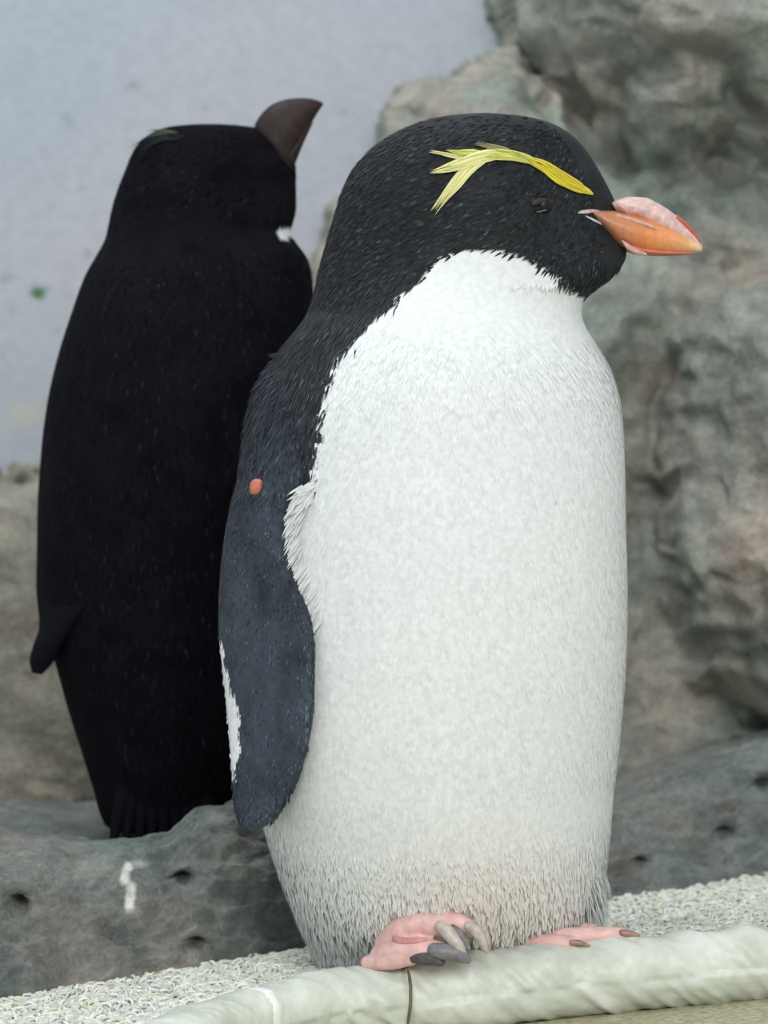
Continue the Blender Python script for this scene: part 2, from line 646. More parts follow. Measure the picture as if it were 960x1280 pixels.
# ---- pipe
pipe_px = [(120, 1352, -.272), (200, 1324, -.212), (300, 1286, -.132), (420, 1257, -.086), (505, 1250, -.078), (640, 1231, -.066), (740, 1222, -.060),
           (830, 1213, -.055), (930, 1206, -.050), (1020, 1200, -.044), (1150, 1190, -.036), (1500, 1145, -.010)]
PC = np.array([at(*p) for p in pipe_px])
tt = np.concatenate([[0], np.cumsum(np.linalg.norm(np.diff(PC, axis=0), axis=1))])
KP, MP = 560, 72
T, R = smooth_interp(tt, PC, KP)
tan = np.gradient(R, axis=0)
tan /= np.linalg.norm(tan, axis=1)[:, None]
S = np.cross(tan, [0, 0, 1.0]); S /= np.linalg.norm(S, axis=1)[:, None]
U = np.cross(S, tan)
th = np.linspace(0, 2 * math.pi, MP, endpoint=False)
rad = 0.0208
dirs = np.cos(th)[None, :, None] * S[:, None, :] + np.sin(th)[None, :, None] * U[:, None, :]
Vp = (R[:, None, :] + rad * dirs).reshape(-1, 3)
TT = np.repeat(T, MP)
ang = np.tile(th, KP)
# diagonal creases of the wrapped sheet
Q = np.column_stack([TT * 1.0 + 0.012 * np.cos(ang), 0.020 * np.cos(ang), 0.020 * np.sin(ang)])
Qd = np.column_stack([TT + 0.018 * ang, np.zeros_like(TT), 0.012 * np.sin(ang)])
w_ = 0.0022 * fbm(Q, 22, 3, 5) + 0.0016 * fbm(Qd, 48, 3, 15, 0.5, True) + 0.0004 * fbm(Q, 160, 2, 25)
pxx, _ = to_px(Vp)
sx, _ = to_px(R)
seam_i = int(np.argmin(np.abs(sx - 506)))
tape_i = int(np.argmin(np.abs(sx - 318)))
step_up = 0.0015 * (1 / (1 + np.exp(-(TT - T[seam_i]) / 0.0012)))
wr = w_ + step_up - 0.0020 * np.exp(-((TT - T[seam_i]) / 0.0018) ** 2)
Vp = Vp + wr[:, None] * dirs.reshape(-1, 3)
t = NT('pale_plastic_wrap')
c = t.coord()
col = t.ramp(t.noise(c, 26, 4, .6), [(0.30, (.50, .53, .45)), (0.55, (.66, .70, .62)), (0.75, (.76, .78, .73))])
M_PIPE = t.fin(col, 0.42, 0.45)
root = empty('wrapped_pipe', R[seam_i] - np.array([0, 0, rad]))
tag(root, 'pale greenish-white plastic-wrapped pipe lying in front of the penguin feet', 'pipe')
Fp = [tuple(f) for f in grid_faces(KP, MP, True)]
Fp += [tuple(range(MP - 1, -1, -1)), tuple(range((KP - 1) * MP, KP * MP))]
mesh_obj('wrap', Vp, Fp, M_PIPE, root)


def ring(i, r_out, width, mat, name):
    idx = np.clip(np.arange(i - 3, i + 4), 0, KP - 1)
    c0, tn, s0, u0 = R[i], tan[i], S[i], U[i]
    V, Fr = [], []
    prof = [(-width, -.0010), (-width * .6, .0004), (0, .0008), (width * .6, .0004), (width, -.0010)]
    for j in range(MP):
        wj = wr.reshape(KP, MP)[i, j]
        for (a, b) in prof:
            V.append(c0 + tn * (a + 0.004 * math.sin(th[j]) * 0.6) + (rad + wj + r_out + b) * (math.cos(th[j]) * s0 + math.sin(th[j]) * u0))
    n = len(prof)
    for j in range(MP):
        for k in range(n - 1):
            a = j * n + k
            b = ((j + 1) % MP) * n + k
            Fr.append((a, b, b + 1, a + 1))
    return mesh_obj(name, V, Fr, mat, root)


ring(seam_i, 0.0014, 0.0011, mat_simple('seam_brown', (.16, .15, .08), 0.6), 'seam')['label'] = 'thin brown tie around the wrap'
ring(tape_i, 0.0006, 0.0040, mat_simple('tape_white', (.80, .82, .78), 0.35, 0.5, 0.06), 'tape_band')['label'] = 'white tape band'
adopt(root)

# ---- coiled matting between the pipe and the ledge
root = empty('coil_mat', (0.05, 0.0, SL * 0.05 - 0.03))
tag(root, 'pale beige-grey looped coil matting under the white-bellied penguin', 'mat')
M_MATB = mat_simple('mat_backing', (.30, .31, .25), 0.9, 0.2, 0.3, 300, bump=0.5)
M_COIL = None
t = NT('mat_coils')
oi = t.n('ShaderNodeAttribute', attribute_name='Col')
M_COIL = t.fin(oi.outputs['Color'], 0.55, 0.4)


def mat_front(x):
    return np.interp(x, R[:, 0], R[:, 1])


def mat_skew(x):
    g = np.interp(x, R[:, 0], np.gradient(R[:, 1]) / np.gradient(R[:, 0]))
    return np.sqrt(1 + g * g)


mx = np.linspace(-0.60, 0.80, 90)
Vm, Fm = [], []
for x in mx:
    yf = mat_front(x) + 0.0205 * mat_skew(x)
    yk = Yb_of(x) + 0.03
    for (y, dz) in ((yf, -0.028), (yf, -0.002), (yk, -0.002), (yk, -0.028)):
        Vm.append((x, y, SL * x + dz))
for i in range(len(mx) - 1):
    for k in range(4):
        a, b = i * 4 + k, i * 4 + (k + 1) % 4
        Fm.append((a, b, b + 4, a + 4))
Fm += [(3, 2, 1, 0), tuple((len(mx) - 1) * 4 + k for k in range(4))]
mesh_obj('backing', Vm, Fm, M_MATB, root, smooth=False)
NC = 25000
cx = rng.uniform(-0.36, 0.52, NC)
f0, f1 = mat_front(cx) + 0.0215 * mat_skew(cx), Yb_of(cx) + 0.012
cy = f0 + (f1 - f0) * rng.random(NC)
keep = ~((cx > -0.02) & (cx < 0.11) & (np.abs(cy - 0.01) < 0.05))
cx, cy = cx[keep], cy[keep]
NC = len(cx)
K = 6
tq = np.linspace(0, 1, K)
a0 = rng.uniform(0, 2 * math.pi, NC)
r_ = rng.uniform(0.0022, 0.0048, NC)
arc = rng.uniform(2.4, 4.8, NC)
tilt = rng.uniform(-1.2, 1.2, NC)
phi = arc[:, None] * (tq[None, :] - 0.5)
lx = r_[:, None] * np.sin(phi)
lz = r_[:, None] * np.cos(phi) * np.cos(tilt)[:, None]
ly = r_[:, None] * np.cos(phi) * np.sin(tilt)[:, None] + (tq[None, :] - .5) * 0.002
gx = cx[:, None] + lx * np.cos(a0)[:, None] - ly * np.sin(a0)[:, None]
gy = cy[:, None] + lx * np.sin(a0)[:, None] + ly * np.cos(a0)[:, None]
gz = SL * gx + lz * 0.9 - 0.0008 + rng.uniform(-.0012, .0010, NC)[:, None]
Cc = np.stack([gx, gy, gz], -1)
tn = np.gradient(Cc, axis=1)
tn /= np.linalg.norm(tn, axis=2)[..., None]
s_ = np.cross(tn, np.array([0.31, 0.22, 0.93]))
s_ /= np.linalg.norm(s_, axis=2)[..., None] + 1e-9
u_ = np.cross(s_, tn)
wr_ = 0.00105
ring4 = np.stack([s_, u_, -s_, -u_], 2) * wr_
Vc = (Cc[:, :, None, :] + ring4).reshape(-1, 3)
fb = grid_faces(K, 4, True)
Fc = (fb[None] + (np.arange(NC) * K * 4)[:, None, None]).reshape(-1, 4)
cc = np.array([.73, .75, .68]) * rng.uniform(0.75, 1.18, NC)[:, None]
cc[:, 2] *= rng.uniform(.85, 1.1, NC)
o = mesh_obj('coil_pile', Vc, Fc, M_COIL, root, cols=np.repeat(cc, K * 4, axis=0))
tag(o, kind='stuff')
adopt(root)


# ------------------------------------------------------------------ penguins
class Body:
    """horizontal ring loft; rows: (py, xl, xr, half_depth, y_shift)"""

    def __init__(self, rows, Y0, face):
        self.Y0 = Y0
        self.face = face
        r = np.array(rows, float)
        self.py = r[:, 0]
        s = (DIST + Y0) / FPX
        self.s = s
        self.tab = np.column_stack([((r[:, 1] + r[:, 2]) / 2 - 480) * s, (r[:, 2] - r[:, 1]) / 2 * s, r[:, 3], Y0 + r[:, 4]])
        # dense, smoothed table so that no bands show where rows meet
        self.g = np.arange(self.py[0], self.py[-1] + .5, 1.0)
        _, D = smooth_interp(self.py, self.tab, self.g)
        keep = D.copy()
        for col, sg in ((0, 6), (1, 6), (2, 16), (3, 6)):
            k = np.exp(-.5 * (np.arange(-4 * sg, 4 * sg + 1) / sg) ** 2)
            k /= k.sum()
            pad = np.pad(D[:, col], 4 * sg, mode='reflect', reflect_type='odd')
            D[:, col] = np.convolve(pad, k, 'valid')
        w = np.clip(np.minimum(self.g - self.g[0] - 8, self.g[-1] - self.g - 20) / 50, 0, 1)[:, None]
        self.D = keep * (1 - w) + D * w

    def at_py(self, py):
        py = np.atleast_1d(py)
        py = np.clip(py, self.g[0], self.g[-1])
        return np.column_stack([np.interp(py, self.g, self.D[:, c]) for c in range(4)])

    def point(self, py, th):
        """th: 0 = right (+x), -pi/2 = toward camera"""
        R = self.at_py(py)
        z = CAMZ - (np.atleast_1d(py) - 640) * self.s
        c, sn = np.cos(th), np.sin(th)
        return np.column_stack([R[:, 0] + R[:, 1] * c, R[:, 3] + R[:, 2] * sn * self.pinch(np.atleast_1d(py), c), z])

    def pinch(self, py, q):
        """the face narrows towards the bill"""
        a, b, k = self.face
        k = k * np.interp(py, [a - 70, a, b, b + 50], [0.2, 1, 1, 0])
        u = np.clip((q - .15) / .85, 0, 1)
        return 1 - k * u * u * (3 - 2 * u)

    def normal(self, py, th):
        e = 1.0
        a = self.point(np.clip(py - e, self.py[0], self.py[-1]), th)
        b = self.point(np.clip(py + e, self.py[0], self.py[-1]), th)
        c = self.point(py, th - .01)
        d = self.point(py, th + .01)
        n = np.cross(d - c, a - b)
        n /= np.linalg.norm(n, axis=1)[:, None] + 1e-12
        return n

    def front_y(self, px, py):
        """surface depth on the camera side where the eye sees (px, py)"""
        px, py = np.atleast_1d(px).astype(float), np.atleast_1d(py).astype(float)
        Y = np.full(px.shape, self.Y0 - .05)
        for _ in range(6):
            s = (DIST + Y) / FPX
            x = (px - 480) * s
            pz = 640 + (py - 640) * s / self.s
            R = self.at_py(pz)
            q = np.clip((x - R[:, 0]) / np.maximum(R[:, 1], 1e-6), -.98, .98)
            Y = R[:, 3] - R[:, 2] * np.sqrt(1 - q * q) * self.pinch(pz, q)
        return Y

    def mesh(self, N=190, M=128):
        # denser rows near both ends
        u = np.linspace(0, 1, N)
        u = u - 0.10 * np.sin(2 * math.pi * u) / (2 * math.pi) * 5 * 0.9
        u = (u - u[0]) / (u[-1] - u[0])
        py = self.py[0] + u * (self.py[-1] - self.py[0])
        th = np.linspace(0, 2 * math.pi, M, endpoint=False)
        PYg, TH = np.repeat(py, M), np.tile(th, N)
        V = self.point(PYg, TH)
        R0, R1 = self.at_py(self.py[:1])[0], self.at_py(self.py[-1:])[0]
        z0 = CAMZ - (self.py[0] - 640) * self.s + .0006
        z1 = CAMZ - (self.py[-1] - 640) * self.s - .001
        V = np.vstack([V, [[R0[0], R0[3], z0]], [[R1[0], R1[3], z1]]])
        F = [tuple(f[::-1]) for f in grid_faces(N, M, True)]
        n = N * M
        for j in range(M):
            F.append((n, j, (j + 1) % M))
            F.append((n + 1, n - M + (j + 1) % M, n - M + j))
        return V, F, np.concatenate([PYg, self.py[:1], self.py[-1:]]), np.concatenate([TH, [0, 0]])


def blades(P, D, N, L, W, lift, cols, name, mat, parent, curl=0.0):
    """feather blades lying along D on a surface with normals N"""
    D = D - N * np.sum(D * N, axis=1)[:, None]
    D /= np.linalg.norm(D, axis=1)[:, None] + 1e-9
    S = np.cross(N, D)
    L, W, lift = (np.asarray(a)[:, None] for a in (L, W, lift))
    R = P - N * 0.0003
    m = R + D * L * .55 + N * L * lift * .6
    tip = R + D * L + N * L * (lift - curl)
    V = np.stack([R - S * W * .5, R + S * W * .5, m + S * W * .45, m - S * W * .45, tip], 1).reshape(-1, 3)
    fb = np.array([[0, 2, 1], [0, 3, 2], [3, 4, 2]])
    F = (fb[None] + (np.arange(len(P)) * 5)[:, None, None]).reshape(-1, 3)
    nn = np.repeat(N, 5, axis=0)
    o = mesh_obj(name, V, F, mat, parent, cols=np.repeat(cols, 5, axis=0), normals=nn)
    tag(o, kind='stuff')
    return o


def strands(paths, w0, cols, name, mat, parent):
    """thin tapered 3-sided strands; paths (n,k,3)"""
    n, k, _ = paths.shape
    tn = np.gradient(paths, axis=1)
    tn /= np.linalg.norm(tn, axis=2)[..., None] + 1e-9
    s = np.cross(tn, np.array([0, -1.0, 0.05]))
    s /= np.linalg.norm(s, axis=2)[..., None] + 1e-9
    u = np.cross(s, tn)
    tp = np.linspace(0, 1, k)
    taper = np.clip(np.minimum(1, tp * 6 + .3) * (1 - tp ** 3) + .06, .05, 1)
    w = np.asarray(w0)[:, None] * taper[None]
    V = np.stack([paths + s * w[..., None], paths - s * w[..., None] * .5 + u * w[..., None] * .87, paths - s * w[..., None] * .5 - u * w[..., None] * .87], 2).reshape(-1, 3)
    fb = grid_faces(k, 3, True)
    F = (fb[None] + (np.arange(n) * k * 3)[:, None, None]).reshape(-1, 4)
    o = mesh_obj(name, V, F, mat, parent, cols=np.repeat(cols, k * 3, axis=0))
    return o


WHITE = np.array([.735, .77, .755])
BLACK = np.array([.017, .0195, .022])

# ---------------- front penguin
front_rows = [
    (143, 586, 622, .008, 0), (147, 552, 658, .021, 0), (153, 526, 684, .031, 0), (165, 497, 709, .040, 0), (185, 466, 731, .047, 0),
    (205, 446, 744, .051, 0), (230, 431, 758, .054, 0), (250, 424, 768, .056, 0), (270, 418, 774, .056, 0), (290, 412, 779, .056, 0),
    (310, 406, 784, .056, 0), (328, 401, 781, .057, 0), (345, 397, 767, .059, 0), (360, 394, 748, .061, 0), (372, 391, 733, .064, 0),
    (385, 387, 727, .068, 0), (410, 372, 732, .076, 0), (430, 355, 745, .083, 0), (465, 333, 764, .093, 0), (510, 314, 776, .101, 0),
    (560, 306, 780, .106, 0), (650, 302, 782, .112, 0), (750, 302, 784, .116, 0), (830, 303, 782, .118, 0), (920, 306, 775, .117, 0),
    (980, 312, 768, .114, 0), (1040, 331, 763, .109, 0), (1100, 352, 756, .102, .004), (1135, 366, 750, .094, .009), (1160, 376, 740, .084, .015),
    (1182, 385, 712, .070, .022), (1200, 392, 620, .054, .024), (1212, 398, 520, .036, .024), (1220, 410, 470, .016, .024)]
FB = Body(front_rows, 0.0, (240, 310, .55))
XLt = np.array([(313, 592), (318, 562), (325, 546), (345, 530), (370, 503), (400, 470), (425, 445), (450, 422), (490, 408), (530, 401), (590, 392),
                (606, 390), (614, 368), (660, 351), (700, 355), (740, 371), (780, 380), (850, 350), (950, 325), (1030, 300), (1040, 0), (1300, 0)], float)
XRt = np.array([(313, 620), (318, 640), (325, 660), (340, 690), (365, 716), (376, 730), (380, 3000), (1300, 3000)], float)


def front_mask(P, jit):
    px, py = to_px(P)
    R = FB.at_py(640 + (CAMZ - P[:, 2]) / FB.s)
    back = (P[:, 1] - R[:, 3]) / np.maximum(R[:, 2], 1e-6)
    xl = np.interp(py, XLt[:, 0], XLt[:, 1])
    xr = np.interp(py, XRt[:, 0], XRt[:, 1])
    w = (px + jit > xl) & (px + jit * .3 < xr) & (py > 312)
    side = np.where(P[:, 0] > R[:, 0], 0.62, -0.02 + 0.0 * back)
    return w & (back < side)


def belly_bounce(px, py):
    k = np.exp(-(((px - 610) / 130) ** 2 + ((py - 1130) / 85) ** 2))[:, None]  # pink bounce light from the feet, painted into the lower belly
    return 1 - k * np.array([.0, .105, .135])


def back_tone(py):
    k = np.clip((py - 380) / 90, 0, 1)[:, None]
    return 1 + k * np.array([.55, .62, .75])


root = empty('penguin', (0.03, 0.0, 0.0))
tag(root, 'white-bellied crested penguin with yellow brow plume standing behind the wrapped pipe', 'penguin', 'penguins')
V, F, PYv, THv = FB.mesh(280, 200)
wm = front_mask(V, 6 * vnoise(V, 260, 3)).astype(float)
tintn = fbm(V, 14, 3, 8)
warm = np.clip((0.13 - V[:, 2]) / 0.13, 0, 1)
cw = WHITE[None] * (1 + 0.02 * tintn[:, None])
cb = BLACK[None] * (1 + 0.35 * fbm(V, 60, 3, 9)[:, None])
body = mesh_obj('body', V, F, M_FEATHER, root, cols=wm[:, None] * cw * belly_bounce(*to_px(V)) + (1 - wm[:, None]) * cb * back_tone(to_px(V)[1]))

# plumage
NB = 150000
pys = rng.uniform(150, 1212, NB)
ths = rng.uniform(0, 2 * math.pi, NB)
Rr = FB.at_py(pys)
acc = rng.random(NB) < (Rr[:, 1] + Rr[:, 2]) / 0.24 * 0.62
pys, ths = pys[acc], ths[acc]
P = FB.point(pys, ths)
Nn = FB.normal(pys, ths)
Rr = FB.at_py(pys)
qx = (P[:, 0] - Rr[:, 0]) / Rr[:, 1]
nb = len(P)
drop = np.clip((pys - 1000) / 100, 0, 1)          # lower feathers hang straight instead of following the tuck
Nn[:, 2] = np.where(Nn[:, 2] < 0, Nn[:, 2] * (1 - .6 * drop), Nn[:, 2])
Nn /= np.linalg.norm(Nn, axis=1)[:, None]
hem = np.clip((pys - 1085) / 90, 0, 1)
head = np.clip((400 - pys) / 80, 0, 1)
D = np.column_stack([0.45 * qx - head * 1.2 + rng.normal(0, .16, nb), rng.normal(0, .12, nb) + .25 * np.sin(ths), -np.ones(nb) + .3 * head])
L = rng.uniform(.007, .0115, nb) * (1 + 0.35 * hem * rng.random(nb)) * (1 - .35 * head)
W = rng.uniform(.0016, .0030, nb)
lift = rng.uniform(.03, .075, nb) + hem * rng.uniform(0, .07, nb)
wmb = front_mask(P, rng.normal(0, 4, nb)).astype(float)
lift = lift + (1 - wmb) * (.05 + head * .10) * rng.uniform(.5, 1.2, nb)
W = W * (1 - .45 * (1 - wmb)) * (1 - .35 * hem)
var = rng.normal(1, .03, nb)[:, None]
varb = np.clip(rng.lognormal(0, .55, nb), .3, 4)[:, None]
pxb, pyb = to_px(P)


cols = wmb[:, None] * WHITE * np.clip(var, .9, 1.05) * belly_bounce(pxb, pyb) + (1 - wmb[:, None]) * BLACK * varb * back_tone(pyb)
ok = ~((pys > 1195) | ((pys < 330) & (qx > .86)))
ok &= ~((pyb > 1132) & (pxb > 484) & (pxb < 592) & (ths > math.pi))
blades(P[ok], D[ok], Nn[ok], L[ok], W[ok], lift[ok], cols[ok], 'plumage', M_FEATHER, root, 0.02)

# downy hem tufts, lower right and flank fringe beside the wing
hp, hd, hn, hl, hw, hc, hlift = [], [], [], [], [], [], []
for i in range(1000):
    py = rng.uniform(1085, 1178)
    th_ = rng.uniform(-0.50, 0.25) if i < 1000 else rng.uniform(-3.0, -.7)
    if i >= 1000:
        py -= 12
    p = FB.point(np.array([py]), np.array([th_]))[0]
    n = FB.normal(np.array([py]), np.array([th_]))[0]
    n[2] = max(n[2], 0.0); n /= np.linalg.norm(n)
    hp.append(p); hn.append(n)
    hd.append([(0.35 if i < 1000 else 0.0) + rng.normal(0, .22), rng.normal(0, .15), -1])
    hl.append(rng.uniform(.010, .019)); hw.append(rng.uniform(.0008, .0018)); hlift.append(rng.uniform(.05, .42)); hc.append(WHITE)
for i in range(420):
    py = rng.uniform(612, 775)
    px = np.interp(py, XLt[:, 0], XLt[:, 1]) + rng.uniform(4, 26)
    yy = FB.front_y(px, py)[0]
    p = at(px, py, yy)
    n = np.array([-.6, -.78, .1]); n /= np.linalg.norm(n)
    hp.append(p); hn.append(n)
    hd.append([-0.55 + rng.normal(0, .18), .1, -1])
    hl.append(rng.uniform(.008, .016)); hw.append(rng.uniform(.0014, .0028)); hlift.append(rng.uniform(.15, .45)); hc.append(WHITE * .98)
for i in range(26):
    py = rng.uniform(602, 628)
    px = rng.uniform(372, 398)
    yy = FB.front_y(px, py)[0] - .001
    n = np.array([-.5, -.85, .1]); n /= np.linalg.norm(n)
    hp.append(at(px, py, yy)); hn.append(n)
    hd.append([-1.0 + rng.normal(0, .2), .1, -.55])
    hl.append(rng.uniform(.007, .013)); hw.append(rng.uniform(.0012, .0022)); hlift.append(rng.uniform(.05, .3)); hc.append(WHITE * .95)
blades(np.array(hp), np.array(hd), np.array(hn), hl, hw, hlift, np.array(hc), 'down_fringe', M_FEATHER, root, 0.03)

# near wing: stations (xl, py, xr, py, Yleft, Yright, thickness)
wing_st = [(350, 440, 385, 462, -.010, -.030, .012), (324, 485, 398, 500, -.024, -.058, .022), (309, 540, 400, 545, -.033, -.070, .028),
           (301, 597, 392, 594, -.038, -.077, .028), (294, 630, 366, 622, -.040, -.077, .027), (286, 668, 356, 662, -.042, -.079, .025), (279, 712, 361, 702, -.046, -.083, .023),
           (276, 748, 375, 742, -.048, -.091, .022), (275, 785, 388, 780, -.050, -.098, .021), (279, 830, 392, 825, -.054, -.102, .019), (285, 885, 391, 880, -.056, -.102, .017),
           (289, 930, 384, 930, -.060, -.100, .015), (291, 970, 371, 975, -.064, -.097, .013), (294, 1004, 352, 1010, -.067, -.092, .010),
           (300, 1026, 337, 1029, -.070, -.086, .008), (310, 1037, 322, 1038, -.074, -.080, .004)]
V, F = px_loft(wing_st, 0.0, 150, 220)
px_, py_ = to_px(V)
# scalloped trailing edge carries the white feather line
xl_w = np.interp(py_, [s[1] for s in wing_st], [s[0] for s in wing_st])
stripe_w = np.interp(py_, [785, 830, 860, 885, 935, 962, 980], [0, 2.5, 6, 12, 12, 3, 0])
stripe = ((stripe_w > 1) & (px_ + 4 * vnoise(V * np.array([1, 1, .4]), 600, 4) < xl_w + stripe_w)).astype(float)
WINGC = np.array([.036, .047, .062])
cwing = WINGC[None] * (1 + .45 * fbm(V * np.array([1.6, 1, .7]), 36, 3, 12)[:, None] + .15 * fbm(V, 250, 2, 13)[:, None])
upperw = np.clip((640 - py_) / 120, 0, 1)[:, None]
cwing = cwing * (1 - upperw) + upperw * BLACK * np.array([1.5, 1.58, 1.7])
wing = mesh_obj('flipper', V, F, M_FEATHER, root, cols=stripe[:, None] * np.array([.82, .84, .86]) + (1 - stripe[:, None]) * cwing)
# wing feathering: short scale-like blades following the surface
me = wing.data
nv = len(me.vertices)
Nw = np.empty(nv * 3, dtype=np.float32)
me.vertices.foreach_get('normal', Nw)
Nw = Nw.reshape(-1, 3)
if np.sum(Nw[:-2] * (V[:-2] - V[:-2].reshape(-1, 150, 3).mean(1).repeat(150, axis=0))) < 0:
    Nw = -Nw
pick = rng.integers(0, nv - 2, 14000)
jitter = rng.normal(0, .0008, (len(pick), 3))
Pw = V[pick] + jitter - Nw[pick] * np.sum(jitter * Nw[pick], axis=1)[:, None]
Dw = np.column_stack([rng.normal(-.08, .12, len(pick)), rng.normal(0, .1, len(pick)), -np.ones(len(pick))])
cpw = stripe[pick][:, None] * np.array([.82, .84, .86]) + (1 - stripe[pick][:, None]) * WINGC * np.clip(rng.lognormal(0, .5, len(pick)), .4, 2.5)[:, None] * (cwing[pick].mean(1) / WINGC.mean())[:, None]
okw = py_[pick] < 1024
uw = upperw[pick][okw][:, 0]
blades(Pw[okw], Dw[okw], Nw[pick][okw], rng.uniform(.0025, .0055, okw.sum()) + .005 * uw, rng.uniform(.0008, .0014, okw.sum()), rng.uniform(.06, .15, okw.sum()) + .06 * uw, cpw[okw],
       'flipper_feathers', M_FEATHER, wing)
# far wing, folded against the back on the other side
far_st = [(700, 470, 735, 470, .06, .03, .014), (700, 560, 755, 560, .10, .055, .02), (700, 700, 762, 700, .115, .065, .02), (700, 850, 758, 850, .115, .07, .017),
          (705, 960, 745, 960, .11, .075, .012), (715, 1020, 735, 1020, .10, .085, .006)]
V, F = px_loft(far_st, 0.0, 32, 60)
mesh_obj('flipper', V, F, M_FEATHER, root, cols=np.tile(WINGC, (len(V), 1)))
# tail behind
V, F = px_loft([(430, 1120, 520, 1120, .07, .09, .02), (425, 1155, 510, 1155, .09, .105, .014), (430, 1177, 490, 1177, .105, .115, .006)], 0.0, 24, 30)
mesh_obj('tail', V, F, M_FEATHER, root, cols=np.tile(BLACK, (len(V), 1)))

# wing tag
p0 = at(320, 609, -.072)
V, F = loft([p0 + np.array([0, d, 0]) for d in (.012, .004, 0, -.0012)], [np.array([w, 0, 0]) for w in (.0036, .0040, .0036, .0022)],
            [np.array([.0006, 0, w]) for w in (.0046, .0052, .0046, .003)], 14, .7)
o = mesh_obj('wing_tag', V, F, mat_simple('tag_orange', (.50, .16, .09), 0.5, 0.4, 0.3, 400), root)
o['label'] = 'small orange-red tag on the flipper'

# brow crest
t = NT('crest_yellow')
a_ = t.n('ShaderNodeAttribute', attribute_name='Col')
M_CREST = t.fin(a_.outputs['Color'], 0.6, 0.3)


def crest(B, lines, count, name, parent, side=-1, out=.0012):
    paths, ww, cc = [], [], []
    for (pts, spread, n, wd, colr, l0, l1) in lines:
        pts = np.array(pts, float)
        t0 = np.linspace(0, 1, len(pts))
        for i in range(n):
            a = rng.uniform(l0[0], l0[1])
            b = min(1.0, a + rng.uniform(l1[0], l1[1]))
            tq = np.linspace(a, b, 9)
            _, Q = smooth_interp(t0, pts, tq)
            sp = np.interp(tq, np.linspace(0, 1, len(spread)), spread)
            off = rng.uniform(-1, 1)
            dirv = np.gradient(Q, axis=0)
            dirv /= np.linalg.norm(dirv, axis=1)[:, None] + 1e-9
            Q = Q + np.column_stack([-dirv[:, 1], dirv[:, 0]]) * (off * sp)[:, None]
            Y = B.front_y(Q[:, 0], Q[:, 1])
            h = out + rng.uniform(0, .0022) * np.linspace(0.3, 1, 9)
            if side < 0:
                paths.append(np.array([at(x, y, yy - hh) for (x, y), yy, hh in zip(Q, Y, h)]))
            else:
                paths.append(np.array([at(x, y, 2 * B.Y0 - yy + hh) for (x, y), yy, hh in zip(Q, Y, h)]))
            ww.append(wd * rng.uniform(.7, 1.25))
            cc.append(np.array(colr) * rng.uniform(.8, 1.12))
    return strands(np.array(paths), ww, np.array(cc), name, M_CREST, parent)


YEL, YG, PALE = (.78, .66, .06), (.62, .64, .16), (.80, .78, .36)
crest_lines = [
    ([(742, 243), (722, 234), (700, 222), (680, 208), (660, 199)], [1, 6, 8, 6, 4], 130, .0009, YEL, (0, .55), (.3, .6)),
    ([(672, 205), (655, 198), (635, 194), (612, 193), (590, 197)], [3, 5, 6, 7, 7], 90, .0007, YG, (0, .5), (.3, .6)),
    ([(628, 192), (605, 196), (580, 204), (560, 210), (537, 216)], [5, 7, 7, 5, 2], 95, .0008, PALE, (0, .35), (.45, .7)),
    ([(612, 194), (585, 212), (570, 230), (555, 248), (541, 267)], [4, 7, 7, 5, 5], 110, .0008, PALE, (0, .35), (.45, .7)),
    ([(608, 194), (590, 191), (572, 190), (556, 187)], [4, 4, 3, 1], 40, .0006, YG, (0, .3), (.5, .75)),
    ([(600, 198), (575, 196), (552, 192), (533, 188)], [3, 3, 2, 2], 14, .0004, PALE, (0, .3), (.6, .8)),
    ([(640, 190), (618, 184), (600, 180), (585, 178)], [3, 3, 3, 3], 22, .0004, (.30, .28, .14), (0, .4), (.4, .6)),
]
o = crest(FB, crest_lines, 1, 'brow_crest', root)
o['label'] = 'yellow brow plume splitting into tufts behind the eye'
o = crest(FB, crest_lines[:4], 1, 'brow_crest', root, side=1)

# eye with pale lower rim
ex, ey = 678, 257
Ye = FB.front_y(ex, ey)[0]
ce = at(ex, ey, Ye + .0035)
th_ = np.linspace(0.05, math.pi - .05, 16)
V, F = loft([ce + np.array([0, 0, .0062 * math.cos(a)]) for a in th_], [np.array([.0062 * math.sin(a), 0, 0]) for a in th_], [np.array([0, .0062 * math.sin(a), 0]) for a in th_], 24)
eye = mesh_obj('eye', V, F, mat_simple('eye_dark', (.012, .009, .009), 0.35, 0.25, .1), root)
rim = []
for i in range(9):
    x = ex - 9 + 18 * i / 8 + 2
    y = ey + 8 - 5.5 * (i / 8) ** 1.5
    rim.append(at(x, y, FB.front_y(x, y)[0] - .0026))
V, F = tube(rim, [.0002] + [.0004] * 7 + [.0002], 8)
mesh_obj('eyelid', V, F, mat_simple('lid_grey', (.15, .15, .15), 0.6), eye)
lid = []
for i in range(9):
    x = ex - 13 + 26 * i / 8
    y = ey - 6 + 4 * ((i - 4) / 4) ** 2
    lid.append(at(x, y, FB.front_y(x, y)[0] - .0012))
V, F = tube(lid, [.0008] + [.0020] * 7 + [.0008], 8)
mesh_obj('eyelid', V, F, mat_simple('lid_black', (.03, .03, .033), 0.7), eye)

